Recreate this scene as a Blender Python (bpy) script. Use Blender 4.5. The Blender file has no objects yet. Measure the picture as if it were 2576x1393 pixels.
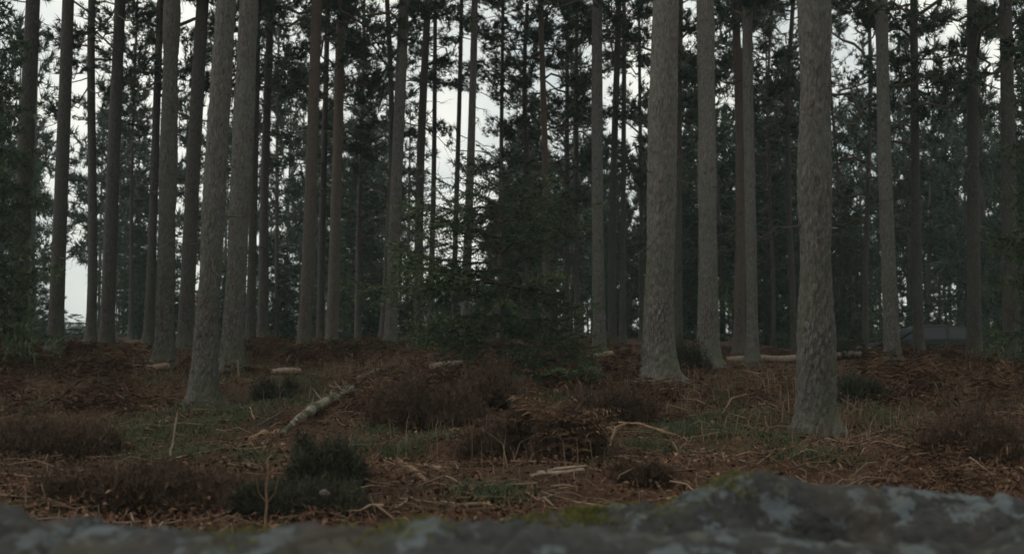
import bpy, math
import numpy as np
from mathutils import Vector, Matrix

# ------------------------------------------------------------------ camera, sky, sun, exposure
sc = bpy.context.scene
col = sc.collection
R = math.radians
F = 2762.0                      # focal length in pixels of a 2576 px wide frame
CX, CY, HOR = 1288.0, 696.5, 835.0
PITCH = math.atan((HOR - CY) / F)
CZ = 1.05
cam_d = bpy.data.cameras.new('camera')
cam_d.sensor_width = 36.0
cam_d.lens = 36.0 * F / 2576.0
cam_d.clip_start = 0.05
cam_d.clip_end = 4000
cam_d.dof.use_dof = True
cam_d.dof.focus_distance = 14.0
cam_d.dof.aperture_fstop = 2.1
cam = bpy.data.objects.new('camera', cam_d)
cam.location = (0, 0, CZ)
cam.rotation_euler = (R(90) + PITCH, 0, 0)
col.objects.link(cam)
sc.camera = cam

SUN_EL, SUN_AZ = R(40), R(-95)          # azimuth from +Y (view direction), positive to the right
wd = bpy.data.worlds.new('World')
sc.world = wd
wd.use_nodes = True
nt = wd.node_tree
bgn = nt.nodes['Background']
sky = nt.nodes.new('ShaderNodeTexSky')
sky.sky_type = 'NISHITA'
sky.sun_disc = False
sky.sun_elevation = SUN_EL
sky.sun_rotation = SUN_AZ
sky.air_density = 1.0
sky.dust_density = 4.0
hsv = nt.nodes.new('ShaderNodeHueSaturation')
hsv.inputs['Saturation'].default_value = 0.22
nt.links.new(sky.outputs[0], hsv.inputs['Color'])
tcw = nt.nodes.new('ShaderNodeTexCoord')
cn = nt.nodes.new('ShaderNodeTexNoise')
cn.inputs['Scale'].default_value = 6.0
cn.inputs['Detail'].default_value = 6
nt.links.new(tcw.outputs['Generated'], cn.inputs['Vector'])
cmr = nt.nodes.new('ShaderNodeMapRange')
cmr.inputs['From Min'].default_value = 0.3
cmr.inputs['From Max'].default_value = 0.7
cmr.inputs['To Min'].default_value = 0.9
cmr.inputs['To Max'].default_value = 1.1
nt.links.new(cn.outputs['Fac'], cmr.inputs['Value'])
cmul = nt.nodes.new('ShaderNodeVectorMath')
cmul.operation = 'SCALE'
ovc = nt.nodes.new('ShaderNodeMix')          # even cloud deck over the clear-sky colour
ovc.data_type = 'RGBA'
ovc.inputs['Factor'].default_value = 0.75
cld = nt.nodes.new('ShaderNodeValToRGB')      # cream cloud and blue-grey cloud
cld.color_ramp.elements[0].position = 0.36
cld.color_ramp.elements[0].color = (0.66, 0.74, 0.74, 1)
cld.color_ramp.elements[1].position = 0.54
cld.color_ramp.elements[1].color = (1.0, 1.0, 0.91, 1)
nt.links.new(cn.outputs['Fac'], cld.inputs['Fac'])
csc = nt.nodes.new('ShaderNodeVectorMath')
csc.operation = 'SCALE'
csc.inputs['Scale'].default_value = 8.9
nt.links.new(cld.outputs[0], csc.inputs[0])
nt.links.new(csc.outputs[0], ovc.inputs['B'])
nt.links.new(hsv.outputs['Color'], ovc.inputs['A'])
nt.links.new(ovc.outputs['Result'], cmul.inputs[0])
nt.links.new(cmr.outputs[0], cmul.inputs['Scale'])
nt.links.new(cmul.outputs[0], bgn.inputs['Color'])
bgn.inputs['Strength'].default_value = 0.15

sun_d = bpy.data.lights.new('sun', 'SUN')
sun_d.energy = 0.6
sun_d.angle = R(45)
sun_d.color = (1.0, 0.97, 0.92)
sun = bpy.data.objects.new('sun', sun_d)
sd = Vector((math.sin(SUN_AZ) * math.cos(SUN_EL), math.cos(SUN_AZ) * math.cos(SUN_EL), math.sin(SUN_EL)))
sun.rotation_euler = sd.to_track_quat('Z', 'Y').to_euler()
sun.location = (0, 0, 40)
col.objects.link(sun)

sc.view_settings.view_transform = 'Standard'
sc.view_settings.look = 'None'
sc.view_settings.exposure = -0.2
sc.view_settings.gamma = 1.0
sc.view_settings.use_curve_mapping = False
sc.cycles.max_bounces = 6
sc.cycles.diffuse_bounces = 3
sc.cycles.filter_width = 1.6

# ------------------------------------------------------------------ helpers
rng = np.random.default_rng(11)

def hsh(ix, iy, iz, seed):
    h = (ix.astype(np.int64) * 374761393 + iy.astype(np.int64) * 668265263 + iz.astype(np.int64) * 2147483647 + seed * 974634777) & 0xFFFFFFFF
    h = ((h ^ (h >> 13)) * 1274126177) & 0xFFFFFFFF
    h = (h ^ (h >> 16)) & 0xFFFFFFFF
    h = (h * 2246822519) & 0xFFFFFFFF
    h = h ^ (h >> 15)
    return h / 4294967295.0

def vnoise(p, seed=0):
    p = np.asarray(p, float)
    i = np.floor(p).astype(np.int64)
    f = p - i
    f = f * f * (3 - 2 * f)
    out = 0
    for dx in (0, 1):
        wx = f[..., 0] if dx else 1 - f[..., 0]
        for dy in (0, 1):
            wy = f[..., 1] if dy else 1 - f[..., 1]
            for dz in (0, 1):
                wz = f[..., 2] if dz else 1 - f[..., 2]
                out = out + wx * wy * wz * hsh(i[..., 0] + dx, i[..., 1] + dy, i[..., 2] + dz, seed)
    return out

def fbm(p, seed=0, octv=4):
    p = np.asarray(p, float)
    s, a, t = 0, 1.0, 0
    for k in range(octv):
        s = s + a * vnoise(p * (2 ** k) + 7.3 * k, seed + k)
        t += a
        a *= 0.5
    return s / t

def worley(p, seed=0):
    p = np.asarray(p, float)
    i = np.floor(p).astype(np.int64)
    d1 = np.full(p.shape[:-1], 9.0)
    d2 = np.full(p.shape[:-1], 9.0)
    for dx in (-1, 0, 1):
        for dy in (-1, 0, 1):
            for dz in (-1, 0, 1):
                c = i + np.array([dx, dy, dz])
                q = np.stack([c[..., k] + hsh(c[..., 0], c[..., 1], c[..., 2], seed + 31 * k) for k in range(3)], -1)
                d = np.sqrt(((p - q) ** 2).sum(-1))
                d2 = np.minimum(d2, np.maximum(d1, d))
                d1 = np.minimum(d1, d)
    return d1, d2

def sst(a, b, x):
    t = np.clip((np.asarray(x, float) - a) / (b - a), 0, 1)
    return t * t * (3 - 2 * t)

def terrain(x, y):
    x = np.asarray(x, float); y = np.asarray(y, float)
    ys = y - 2.7 * (1 - sst(-4, -1, x)) * sst(6, 12, y)
    z = 0.33 * sst(11.5, 15.5, ys) + 0.25 * sst(15, 22, ys) * (1 - 0.85 * sst(1.5, 4, x) * (1 - sst(30, 45, y))) + 0.12 * sst(22, 40, ys)
    z = z - 0.95 * sst(30, 36, y) * sst(8.5, 12, x) * (1 - sst(60, 80, y))
    p = np.stack([x, y, np.zeros_like(x)], -1)
    near = 1 - sst(60, 120, y)
    z = z + near * (0.16 * (fbm(p * 0.35, 3, 3) - 0.5) + 0.22 * (fbm(p * 1.3, 5, 3) - 0.5))
    return z

def tz(x, y):
    return float(terrain(np.array([x]), np.array([y]))[0])

FWD = np.array([0, math.cos(PITCH), math.sin(PITCH)])
UPV = np.array([0, -math.sin(PITCH), math.cos(PITCH)])
def ray(px, py):
    return np.array([1, 0, 0]) * (px - CX) / F + UPV * (-(py - CY) / F) + FWD
def at(px, py, Y):
    d = ray(px, py)
    return np.array([0, 0, CZ]) + d * (Y / d[1])
def ground(px, py):
    d = ray(px, py)
    ts = np.linspace(3.5, 70, 4000)
    P = np.array([0, 0, CZ]) + ts[:, None] * d
    below = P[:, 2] < terrain(P[:, 0], P[:, 1])
    k = int(np.argmax(below)) if below.any() else len(ts) - 1
    return P[k]

class MB:
    """collects triangles and quads, builds one mesh"""
    def __init__(s):
        s.v, s.t, s.n, s.q, s.a = [], [], 0, [], []
    def add(s, v, faces, tint=0.5):
        v = np.asarray(v, float).reshape(-1, 3)
        faces = np.asarray(faces, np.int64)
        (s.t if faces.shape[1] == 3 else s.q).append(faces + s.n)
        s.v.append(v)
        s.a.append(np.broadcast_to(np.asarray(tint, float), (len(v),)).copy())
        s.n += len(v)
    def arrays(s):
        return (np.concatenate(s.v), np.concatenate(s.t) if s.t else np.zeros((0, 3), np.int64),
                np.concatenate(s.q) if s.q else np.zeros((0, 4), np.int64), np.concatenate(s.a))
    def mesh(s, name, mat, smooth=False):
        V, T, Q, A = s.arrays()
        return mesh_from(name, V, T, Q, A, mat, smooth)

def mesh_from(name, V, T, Q, A, mat, smooth=False):
    me = bpy.data.meshes.new(name)
    me.vertices.add(len(V))
    me.vertices.foreach_set('co', V.astype(np.float32).ravel())
    idx = np.concatenate([T.ravel(), Q.ravel()]).astype(np.int32)
    tot = np.concatenate([np.full(len(T), 3), np.full(len(Q), 4)])
    st = np.concatenate([[0], np.cumsum(tot)[:-1]]).astype(np.int32)
    me.loops.add(len(idx))
    me.loops.foreach_set('vertex_index', idx)
    me.polygons.add(len(tot))
    me.polygons.foreach_set('loop_start', st)
    if smooth:
        me.polygons.foreach_set('use_smooth', np.ones(len(tot), bool))
    at_ = me.attributes.new('tint', 'FLOAT', 'POINT')
    at_.data.foreach_set('value', A.astype(np.float32))
    me.update(calc_edges=True)
    me.materials.append(mat)
    return me

def obj(name, me, parent=None, loc=(0, 0, 0), rotz=0.0, scale=1.0):
    o = bpy.data.objects.new(name, me)
    o.location = loc
    o.rotation_euler = (0, 0, rotz)
    o.scale = (scale,) * 3 if np.isscalar(scale) else scale
    o.parent = parent
    col.objects.link(o)
    return o

def tag(o, label=None, cat=None, group=None, kind=None):
    if label: o['label'] = label
    if cat: o['category'] = cat
    if group: o['group'] = group
    if kind: o['kind'] = kind
    return o

def empty(name, loc):
    o = bpy.data.objects.new(name, None)
    o.location = loc
    o.empty_display_size = 0.2
    col.objects.link(o)
    return o

def unit(v):
    v = np.asarray(v, float)
    return v / (np.linalg.norm(v, axis=-1, keepdims=True) + 1e-9)

def tube(mb, pts, rad, sides=8, tint=0.5, cap=True, disp=None):
    """tapered tube along pts (n,3) with radii (n,)"""
    pts = np.asarray(pts, float); n = len(pts)
    rad = np.broadcast_to(np.asarray(rad, float), (n,))
    tan = unit(np.gradient(pts, axis=0))
    ref = np.array([0.0, 0, 1]) if abs(tan[0][2]) < 0.9 else np.array([1.0, 0, 0])
    A = unit(np.cross(tan, ref)); B = np.cross(tan, A)
    th = np.linspace(0, 2 * math.pi, sides, endpoint=False)
    dirs = A[:, None, :] * np.cos(th)[None, :, None] + B[:, None, :] * np.sin(th)[None, :, None]
    rr = rad[:, None] * np.ones((1, sides))
    V = pts[:, None, :] + dirs * rr[..., None]
    if disp is not None:
        V = V + dirs * disp(V, th)[..., None]
    i = np.arange(n - 1)[:, None] * sides; j = np.arange(sides)[None, :]
    jn = (j + 1) % sides
    Q = np.stack([i + j, i + jn, i + sides + jn, i + sides + j], -1).reshape(-1, 4)
    Vf = V.reshape(-1, 3)
    mb.add(Vf, Q, tint)
    if cap:
        for e, rev in ((0, True), (n - 1, False)):
            ring = V[e]
            c = ring.mean(0)[None]
            f = np.stack([np.zeros(sides, int), 1 + np.arange(sides), 1 + (np.arange(sides) + 1) % sides], -1)
            if rev: f = f[:, ::-1]
            mb.add(np.concatenate([c, ring]), f, tint if np.isscalar(tint) else 0.5)

def needles(mb, C, D, n, ln, wd_, spread, tint_rng=(0.2, 0.9), r=rng):
    """C (m,3) centres, D (m,3) directions; n needles each, thin triangles"""
    m = len(C)
    C = np.repeat(C, n, 0); D = np.repeat(unit(D), n, 0)
    d = unit(D + spread * r.normal(size=(m * n, 3)))
    L = ln * r.uniform(0.65, 1.2, (m * n, 1))
    s = unit(np.cross(d, r.normal(size=(m * n, 3)))) * wd_ * 0.5
    o = C + 0.15 * L * r.normal(size=(m * n, 3)) * 0.5
    V = np.stack([o - s, o + s, o + d * L], 1).reshape(-1, 3)
    T = np.arange(m * n * 3).reshape(-1, 3)
    tt = np.repeat(np.repeat(r.uniform(*tint_rng, m), n), 3)
    mb.add(V, T, tt)

# ------------------------------------------------------------------ materials
def new_mat(name, rough=0.85, spec=0.25):
    m = bpy.data.materials.new(name)
    m.use_nodes = True
    b = m.node_tree.nodes['Principled BSDF']
    b.inputs['Roughness'].default_value = rough
    b.inputs['Specular IOR Level'].default_value = spec
    return m, m.node_tree, b

def N(t, typ, **kw):
    n = t.nodes.new(typ)
    for k, v in kw.items():
        if k in n.inputs: n.inputs[k].default_value = v
        else: setattr(n, k, v)
    return n

def ramp(t, fac, stops):
    r = t.nodes.new('ShaderNodeValToRGB')
    el = r.color_ramp.elements
    while len(el) < len(stops): el.new(0.5)
    for e, (p, c) in zip(el, stops):
        e.position = p
        e.color = (*c, 1)
    if fac is not None: t.links.new(fac, r.inputs['Fac'])
    return r

def mixc(t, fac, a, b, mode='MIX'):
    m = t.nodes.new('ShaderNodeMix')
    m.data_type = 'RGBA'
    m.blend_type = mode
    for sk, v in ((m.inputs['Factor'], fac), (m.inputs['A'], a), (m.inputs['B'], b)):
        if hasattr(v, 'is_linked'): t.links.new(v, sk)
        elif isinstance(v, tuple): sk.default_value = (*v, 1)
        else: sk.default_value = v
    return m.outputs['Result']

def coords(t, scale=(1, 1, 1), out='Object'):
    tc = t.nodes.new('ShaderNodeTexCoord')
    mp = t.nodes.new('ShaderNodeMapping')
    mp.inputs['Scale'].default_value = scale
    t.links.new(tc.outputs[out], mp.inputs['Vector'])
    return mp.outputs[0]

def noise(t, vec, scale, detail=5, rough=0.55):
    n = N(t, 'ShaderNodeTexNoise', Scale=scale, Detail=detail, Roughness=rough)
    if vec is not None: t.links.new(vec, n.inputs['Vector'])
    return n.outputs['Fac']

def bump(t, b, h, strength, dist):
    n = N(t, 'ShaderNodeBump', Strength=strength, Distance=dist)
    t.links.new(h, n.inputs['Height'])
    t.links.new(n.outputs[0], b.inputs['Normal'])

def mapr(t, v, a, b, c=0.0, d=1.0):
    n = N(t, 'ShaderNodeMapRange')
    n.inputs['From Min'].default_value = a; n.inputs['From Max'].default_value = b
    n.inputs['To Min'].default_value = c; n.inputs['To Max'].default_value = d
    t.links.new(v, n.inputs['Value'])
    return n.outputs[0]

def mat_tint(name, stops, rough=0.8, spec=0.2, varscale=0.0):
    m, t, b = new_mat(name, rough, spec)
    a = t.nodes.new('ShaderNodeAttribute'); a.attribute_name = 'tint'
    r = ramp(t, a.outputs['Fac'], stops)
    out = r.outputs[0]
    if varscale:
        nz = noise(t, coords(t), varscale, 3)
        out = mixc(t, mapr(t, nz, 0.3, 0.7, 0.0, 0.6), out, stops[0][1])
    t.links.new(out, b.inputs['Base Color'])
    return m

def mat_bark(name, grey, red, lichen, redheight=9.0):
    m, t, b = new_mat(name, 0.92, 0.15)
    v = coords(t, (1, 1, 0.3))
    fine = noise(t, v, 46.0, 7, 0.75)
    mid = noise(t, v, 26.0, 5, 0.65)
    big = noise(t, coords(t, (1, 1, 0.5)), 2.2, 5)
    vd = t.nodes.new('ShaderNodeVectorMath'); vd.operation = 'MULTIPLY_ADD'
    vd.inputs[1].default_value = (0.13, 0.13, 0.13)
    cmb = t.nodes.new('ShaderNodeCombineXYZ')
    t.links.new(mid, cmb.inputs[0]); t.links.new(fine, cmb.inputs[1]); t.links.new(mid, cmb.inputs[2])
    t.links.new(cmb.outputs[0], vd.inputs[0]); t.links.new(v, vd.inputs[2])
    vo = N(t, 'ShaderNodeTexVoronoi', Scale=26.0, feature='DISTANCE_TO_EDGE')
    t.links.new(vd.outputs[0], vo.inputs['Vector'])
    c = mixc(t, mapr(t, fine, 0.38, 0.62), tuple(0.5 * x for x in grey), tuple(1.32 * x for x in grey))
    sep0 = t.nodes.new('ShaderNodeSeparateXYZ')
    t.links.new(coords(t), sep0.inputs[0])
    fis = t.nodes.new('ShaderNodeMath'); fis.operation = 'MULTIPLY'
    brk = t.nodes.new('ShaderNodeMath'); brk.operation = 'MULTIPLY'
    t.links.new(mapr(t, vo.outputs['Distance'], 0.02, 0.2, 1.0, 0), brk.inputs[0])
    t.links.new(mapr(t, noise(t, v, 7.0, 3), 0.38, 0.58, 0.55, 1.0), brk.inputs[1])
    t.links.new(brk.outputs[0], fis.inputs[0])
    t.links.new(mapr(t, sep0.outputs['Z'], 0.8, 4.0, 0.9, 0.35), fis.inputs[1])
    c = mixc(t, fis.outputs[0], c, red)
    c = mixc(t, mapr(t, mid, 0.46, 0.36, 0, 0.6), c, red)
    c = mixc(t, mapr(t, big, 0.42, 0.7, 0, 0.4), c, lichen)
    sep = t.nodes.new('ShaderNodeSeparateXYZ')
    t.links.new(coords(t), sep.inputs[0])
    hz = mapr(t, sep.outputs['Z'], redheight - 3, redheight + 4, 0, 0.6)
    c = mixc(t, hz, c, (0.105, 0.075, 0.056))
    gz = t.nodes.new('ShaderNodeMath'); gz.operation = 'MULTIPLY'      # algae low on the trunk
    t.links.new(mapr(t, sep.outputs['Z'], 0.2, 3.5, 0.55, 0.0), gz.inputs[0])
    t.links.new(mapr(t, noise(t, coords(t, (1, 1, 0.4)), 3.4, 4), 0.42, 0.62), gz.inputs[1])
    c = mixc(t, gz.outputs[0], c, (0.075, 0.088, 0.052))
    oi = t.nodes.new('ShaderNodeObjectInfo')
    vm = t.nodes.new('ShaderNodeVectorMath'); vm.operation = 'SCALE'
    t.links.new(c, vm.inputs[0]); t.links.new(mapr(t, oi.outputs['Random'], 0, 1, 0.82, 1.16), vm.inputs['Scale'])
    c = vm.outputs[0]
    t.links.new(c, b.inputs['Base Color'])
    hgt = t.nodes.new('ShaderNodeMath'); hgt.operation = 'ADD'
    t.links.new(mid, hgt.inputs[0]); t.links.new(fine, hgt.inputs[1])
    bump(t, b, hgt.outputs[0], 0.9, 0.02)
    return m

M = {}
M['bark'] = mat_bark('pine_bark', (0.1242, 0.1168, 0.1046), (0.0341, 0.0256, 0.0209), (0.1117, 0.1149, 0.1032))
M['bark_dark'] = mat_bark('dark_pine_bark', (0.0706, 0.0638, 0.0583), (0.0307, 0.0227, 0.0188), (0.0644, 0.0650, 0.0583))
M['bark_red'] = mat_bark('reddish_pine_bark', (0.0889, 0.0745, 0.0648), (0.0399, 0.0284, 0.0227), (0.0798, 0.0757, 0.0680), 4.5)
M['limb'] = mat_tint('limb_bark', [(0, (0.05, 0.035, 0.027)), (1, (0.11, 0.085, 0.068))], 0.9)
M['needle'] = mat_tint('pine_needles', [(0, (0.0119, 0.0221, 0.0127)), (0.6, (0.0255, 0.0425, 0.0221)), (1, (0.0425, 0.0612, 0.0289))], 0.6, 0.3)
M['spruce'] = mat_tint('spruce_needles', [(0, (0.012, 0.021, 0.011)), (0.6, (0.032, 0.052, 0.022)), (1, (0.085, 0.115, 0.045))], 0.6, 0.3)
M['bracken'] = mat_tint('dead_bracken', [(0, (0.0336, 0.0182, 0.0108)), (0.45, (0.0773, 0.0422, 0.0244)), (0.8, (0.1210, 0.0694, 0.0398)), (1, (0.1881, 0.1198, 0.0709))], 0.85)
M['litter'] = mat_tint('needle_litter', [(0, (0.0227, 0.0109, 0.0064)), (0.5, (0.0679, 0.0319, 0.0173)), (0.85, (0.1189, 0.0585, 0.0300)), (1, (0.2038, 0.1234, 0.0677))], 0.85)
M['heather_brown'] = mat_tint('brown_heather', [(0, (0.0288, 0.0193, 0.0130)), (0.7, (0.0675, 0.0422, 0.0275)), (1, (0.0990, 0.0624, 0.0382))], 0.85)
M['heather_green'] = mat_tint('green_heather', [(0, (0.0187, 0.0187, 0.0127)), (0.7, (0.0340, 0.0357, 0.0213)), (1, (0.0510, 0.0561, 0.0289))], 0.85)
M['grass'] = mat_tint('woodland_grass', [(0, (0.0238, 0.0340, 0.0170)), (0.6, (0.0510, 0.0680, 0.0306)), (1, (0.1275, 0.1105, 0.0595))], 0.7)
M['stem'] = mat_tint('dead_stems', [(0, (0.0720, 0.0440, 0.0280)), (1, (0.2320, 0.1680, 0.1120))], 0.85)
M['moss'] = mat_tint('moss', [(0, (0.0425, 0.0413, 0.0128)), (1, (0.1445, 0.1425, 0.0360))], 0.8)

def mat_wood(name, base, dark, patch=None, sc_=(1, 1, 1)):
    m, t, b = new_mat(name, 0.85, 0.2)
    v = coords(t, sc_)
    n1 = noise(t, v, 18, 6, 0.65)
    n2 = noise(t, v, 4, 4)
    c = mixc(t, mapr(t, n1, 0.38, 0.66), dark, base)
    if patch: c = mixc(t, mapr(t, n2, 0.44, 0.56), c, patch)
    t.links.new(c, b.inputs['Base Color'])
    bump(t, b, n1, 0.6, 0.015)
    return m
M['birch'] = mat_wood('mossy_birch_bark', (0.2376, 0.2178, 0.1650), (0.1122, 0.0990, 0.0726), (0.0561, 0.0594, 0.0330))
M['pale_log'] = mat_wood('pale_dead_wood', (0.2592, 0.2016, 0.1512), (0.1440, 0.1044, 0.0756))
M['stick'] = mat_wood('weathered_stick', (0.2400, 0.1560, 0.0950), (0.1200, 0.0702, 0.0418))
M['dark_stick'] = mat_wood('dark_stick', (0.09, 0.07, 0.058), (0.045, 0.034, 0.028))
M['stone'] = mat_wood('pale_stone', (0.1058, 0.0930, 0.0784), (0.0605, 0.0490, 0.0404))

def mat_rock():
    m, t, b = new_mat('lichen_rock', 0.9, 0.25)
    v = coords(t)
    n1 = noise(t, v, 7.5, 9, 0.68)
    n2 = noise(t, v, 26, 6, 0.7)
    n3 = noise(t, v, 3.1, 5, 0.6)
    n4 = noise(t, v, 2.3, 4, 0.5)
    c = mixc(t, mapr(t, n2, 0.3, 0.7), (0.014, 0.014, 0.0138), (0.04, 0.039, 0.037))
    c = mixc(t, mapr(t, n1, 0.53, 0.58, 0, 0.8), c, (0.085, 0.102, 0.108))
    n5 = noise(t, v, 11, 6, 0.7)
    c = mixc(t, mapr(t, n5, 0.58, 0.64, 0, 0.6), c, (0.085, 0.085, 0.06))
    c = mixc(t, mapr(t, n4, 0.52, 0.66, 0, 0.65), c, (0.055, 0.043, 0.03))
    geo = t.nodes.new('ShaderNodeNewGeometry')
    sep = t.nodes.new('ShaderNodeSeparateXYZ'); t.links.new(geo.outputs['Normal'], sep.inputs[0])
    up = mapr(t, sep.outputs['Z'], 0.55, 0.95)
    mm = t.nodes.new('ShaderNodeMath'); mm.operation = 'MULTIPLY'
    t.links.new(up, mm.inputs[0]); t.links.new(mapr(t, n3, 0.54, 0.64, 0, 0.7), mm.inputs[1])
    c = mixc(t, mm.outputs[0], c, (0.042, 0.043, 0.02))
    t.links.new(c, b.inputs['Base Color'])
    bump(t, b, n2, 0.7, 0.012)
    return m
M['rock'] = mat_rock()

def mat_ground():
    m, t, b = new_mat('forest_floor', 0.95, 0.1)
    v = coords(t)
    n1 = noise(t, v, 0.55, 6, 0.6)
    n2 = noise(t, v, 9, 6, 0.7)
    n3 = noise(t, v, 0.9, 4, 0.6)
    c = mixc(t, mapr(t, n2, 0.3, 0.7), (0.03, 0.017, 0.011), (0.078, 0.042, 0.024))
    c = mixc(t, mapr(t, n1, 0.52, 0.66, 0, 0.7), c, (0.045, 0.05, 0.025))
    c = mixc(t, mapr(t, n3, 0.56, 0.68, 0, 0.7), c, (0.04, 0.029, 0.021))
    t.links.new(c, b.inputs['Base Color'])
    bump(t, b, n2, 0.8, 0.05)
    return m
M['ground'] = mat_ground()

# ------------------------------------------------------------------ ground sheet
def graded(lo, hi, fine_lo, fine_hi, step):
    a = list(np.arange(fine_lo, fine_hi + 1e-6, step))
    s, x = step, fine_hi
    while x < hi:
        s *= 1.18; x += s; a.append(x)
    s, x = step, fine_lo
    pre = []
    while x > lo:
        s *= 1.18; x -= s; pre.append(x)
    return np.array(pre[::-1] + a)
gx = graded(-350, 350, -13, 13, 0.13)
gy = graded(-60, 450, 3.0, 34, 0.13)
GX, GY = np.meshgrid(gx, gy)
GZ = terrain(GX, GY)
P3 = np.stack([GX, GY, 0 * GX], -1)
GZ = GZ + 0.05 * (fbm(P3 * 4.5, 9, 2) - 0.5) * (1 - sst(30, 50, GY))
nx, ny = len(gx), len(gy)
i = np.arange(ny - 1)[:, None] * nx; j = np.arange(nx - 1)[None, :]
Q = np.stack([i + j, i + j + 1, i + nx + j + 1, i + nx + j], -1).reshape(-1, 4)
gmb = MB(); gmb.add(np.stack([GX, GY, GZ], -1), Q)
tag(obj('ground', gmb.mesh('ground', M['ground'], True)), 'brown forest floor of needles and earth', kind='structure')

# ------------------------------------------------------------------ tree prototypes
def curve_pts(p0, d0, L, n, droop, lift, r, jit=0.06):
    t = np.linspace(0, 1, n)
    d0 = unit(d0)
    P = p0 + d0 * (L * t)[:, None]
    P[:, 2] += L * (-droop * t ** 1.5 + lift * t ** 3)
    J = np.cumsum(r.normal(size=(n, 3)) * jit * L / n, 0); J[0] = 0
    return P + J

def pine_crown(seed, length=9.0, radius=2.4, n_limbs=44, tuft_n=10, ln=0.19, wd_=0.027, twigs=14, per=5):
    """returns (limb arrays, needle arrays) for a crown whose base is at z = 0"""
    r = np.random.default_rng(seed)
    ml, mn = MB(), MB()
    C, D = [], []
    for k in range(n_limbs):
        u = (k + r.uniform(0, 1)) / n_limbs
        prof = (0.55 + 1.1 * u) if u < 0.35 else max(0.12, 0.94 * (1 - ((u - 0.35) / 0.68) ** 1.8))
        L = radius * prof * r.uniform(0.6, 1.15)
        az = k * 2.4 + r.normal() * 0.5
        el = R(-8 + 50 * u + r.normal() * 10)
        d = np.array([math.cos(az) * math.cos(el), math.sin(az) * math.cos(el), math.sin(el)])
        P = curve_pts(np.array([0, 0, u * length]), d, L, 7, 0.16 * (1 - u), 0.22, r, 0.5)
        tube(ml, P, np.linspace(0.012 + 0.012 * L, 0.006, 7), 4, r.uniform(0, 1), cap=False)
        nt_ = max(4, int(twigs * 1.5 * L / radius))
        for q in range(nt_):
            t = min(1.0, 0.3 + 0.72 * r.beta(2.2, 1.2))
            b = P[min(6, int(t * 6))] + (P[min(6, int(t * 6) + 1)] - P[min(6, int(t * 6))]) * ((t * 6) % 1)
            td = unit(d * 0.7 + r.normal(size=3) * np.array([0.8, 0.8, 0.2]) + np.array([0, 0, 0.15]))
            tl = r.uniform(0.3, 0.95) * (0.5 + 0.25 * L) * (1.15 - 0.5 * t)
            TP = curve_pts(b, td, tl, 4, 0.1, 0.2, r, 0.4)
            tube(ml, TP, np.linspace(0.008, 0.004, 4), 3, r.uniform(0, 1), cap=False)
            for w in np.linspace(0.35, 1.0, per):
                x = w * 3; k0 = min(2, int(x))
                C.append(TP[k0] + (TP[k0 + 1] - TP[k0]) * (x - k0) + r.normal(size=3) * 0.05)
                D.append(td + np.array([0, 0, 0.35]) + 0.4 * r.normal(size=3))
    needles(mn, np.array(C), np.array(D), tuft_n, ln, wd_, 0.55, (0.1, 1.0), r)
    return ml, mn

def spruce_crown(seed, H, Rb, whorls, per_wh, dens, nl, nw, z0=0.12, fill=1.0, wide_at=0.0, asym=0.0):
    r = np.random.default_rng(seed)
    ml, mn = MB(), MB()
    C, D = [], []
    for k in range(whorls):
        u = (k + 0.5) / whorls
        z = H * (z0 + (1 - z0) * u)
        for q in range(per_wh):
            L = Rb * (1 - max(0, u - wide_at) / (1 - wide_at)) ** 0.8 * (1 if u > wide_at else 0.55 + 0.45 * u / wide_at) * r.uniform(0.5, 1.15) + 0.06 * Rb
            az = q * 2 * math.pi / per_wh + k * 1.3 + r.normal() * 0.25
            L *= 1 + asym * max(0.0, -math.cos(az))
            el = R(r.normal() * 7 + 8 + 22 * u)
            d = np.array([math.cos(az) * math.cos(el), math.sin(az) * math.cos(el), math.sin(el)])
            n = 9
            P = curve_pts(np.array([0, 0, z + r.normal() * 0.03 * H / whorls]), d, L, n, 0.34 * (1 - 0.6 * u), 0.16, r, 0.12)
            tube(ml, P, np.linspace(0.005 + 0.007 * L, 0.002 + 0.001 * L, n), 4, r.uniform(0, 0.6), cap=False)
            side = unit(np.cross(d, [0, 0, 1]))
            nb = max(4, int(L * dens))
            for s in range(nb):
                t = (s + r.uniform(0, 1)) / nb * 0.88 + 0.12
                x = t * (n - 1); k0 = min(n - 2, int(x))
                b = P[k0] + (P[k0 + 1] - P[k0]) * (x - k0)
                tdir = unit(P[k0 + 1] - P[k0])
                sg = 1 if s % 2 else -1
                bd = unit(tdir * r.uniform(0.6, 1.0) + side * sg * r.uniform(0.6, 1.0) + np.array([0, 0, r.uniform(-0.5, 0.05)]))
                bl = L * 0.42 * (1.1 - t) * r.uniform(0.6, 1.2) + 0.05 * L
                m_ = max(3, int(bl / nl * 1.7 * fill))
                w = np.linspace(0.05, 1, m_)
                Bp = b + bd * (bl * w)[:, None]
                Bp[:, 2] -= 0.22 * bl * w ** 2
                C.append(Bp); D.append(np.tile(bd, (m_, 1)))
            m_ = max(4, int(L / nl * 1.3))
            w = np.linspace(0.2, 1, m_) * (n - 1)
            k0 = np.minimum(n - 2, w.astype(int))
            C.append(P[k0] + (P[k0 + 1] - P[k0]) * (w - k0)[:, None]); D.append(np.tile(d, (m_, 1)))
    C = np.concatenate(C); D = np.concatenate(D)
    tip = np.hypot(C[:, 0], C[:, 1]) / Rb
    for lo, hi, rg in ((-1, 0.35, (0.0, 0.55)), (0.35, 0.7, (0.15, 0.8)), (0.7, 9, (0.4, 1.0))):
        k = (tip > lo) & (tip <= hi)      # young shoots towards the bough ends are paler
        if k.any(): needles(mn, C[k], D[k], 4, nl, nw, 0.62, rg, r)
    return ml, mn

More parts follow.
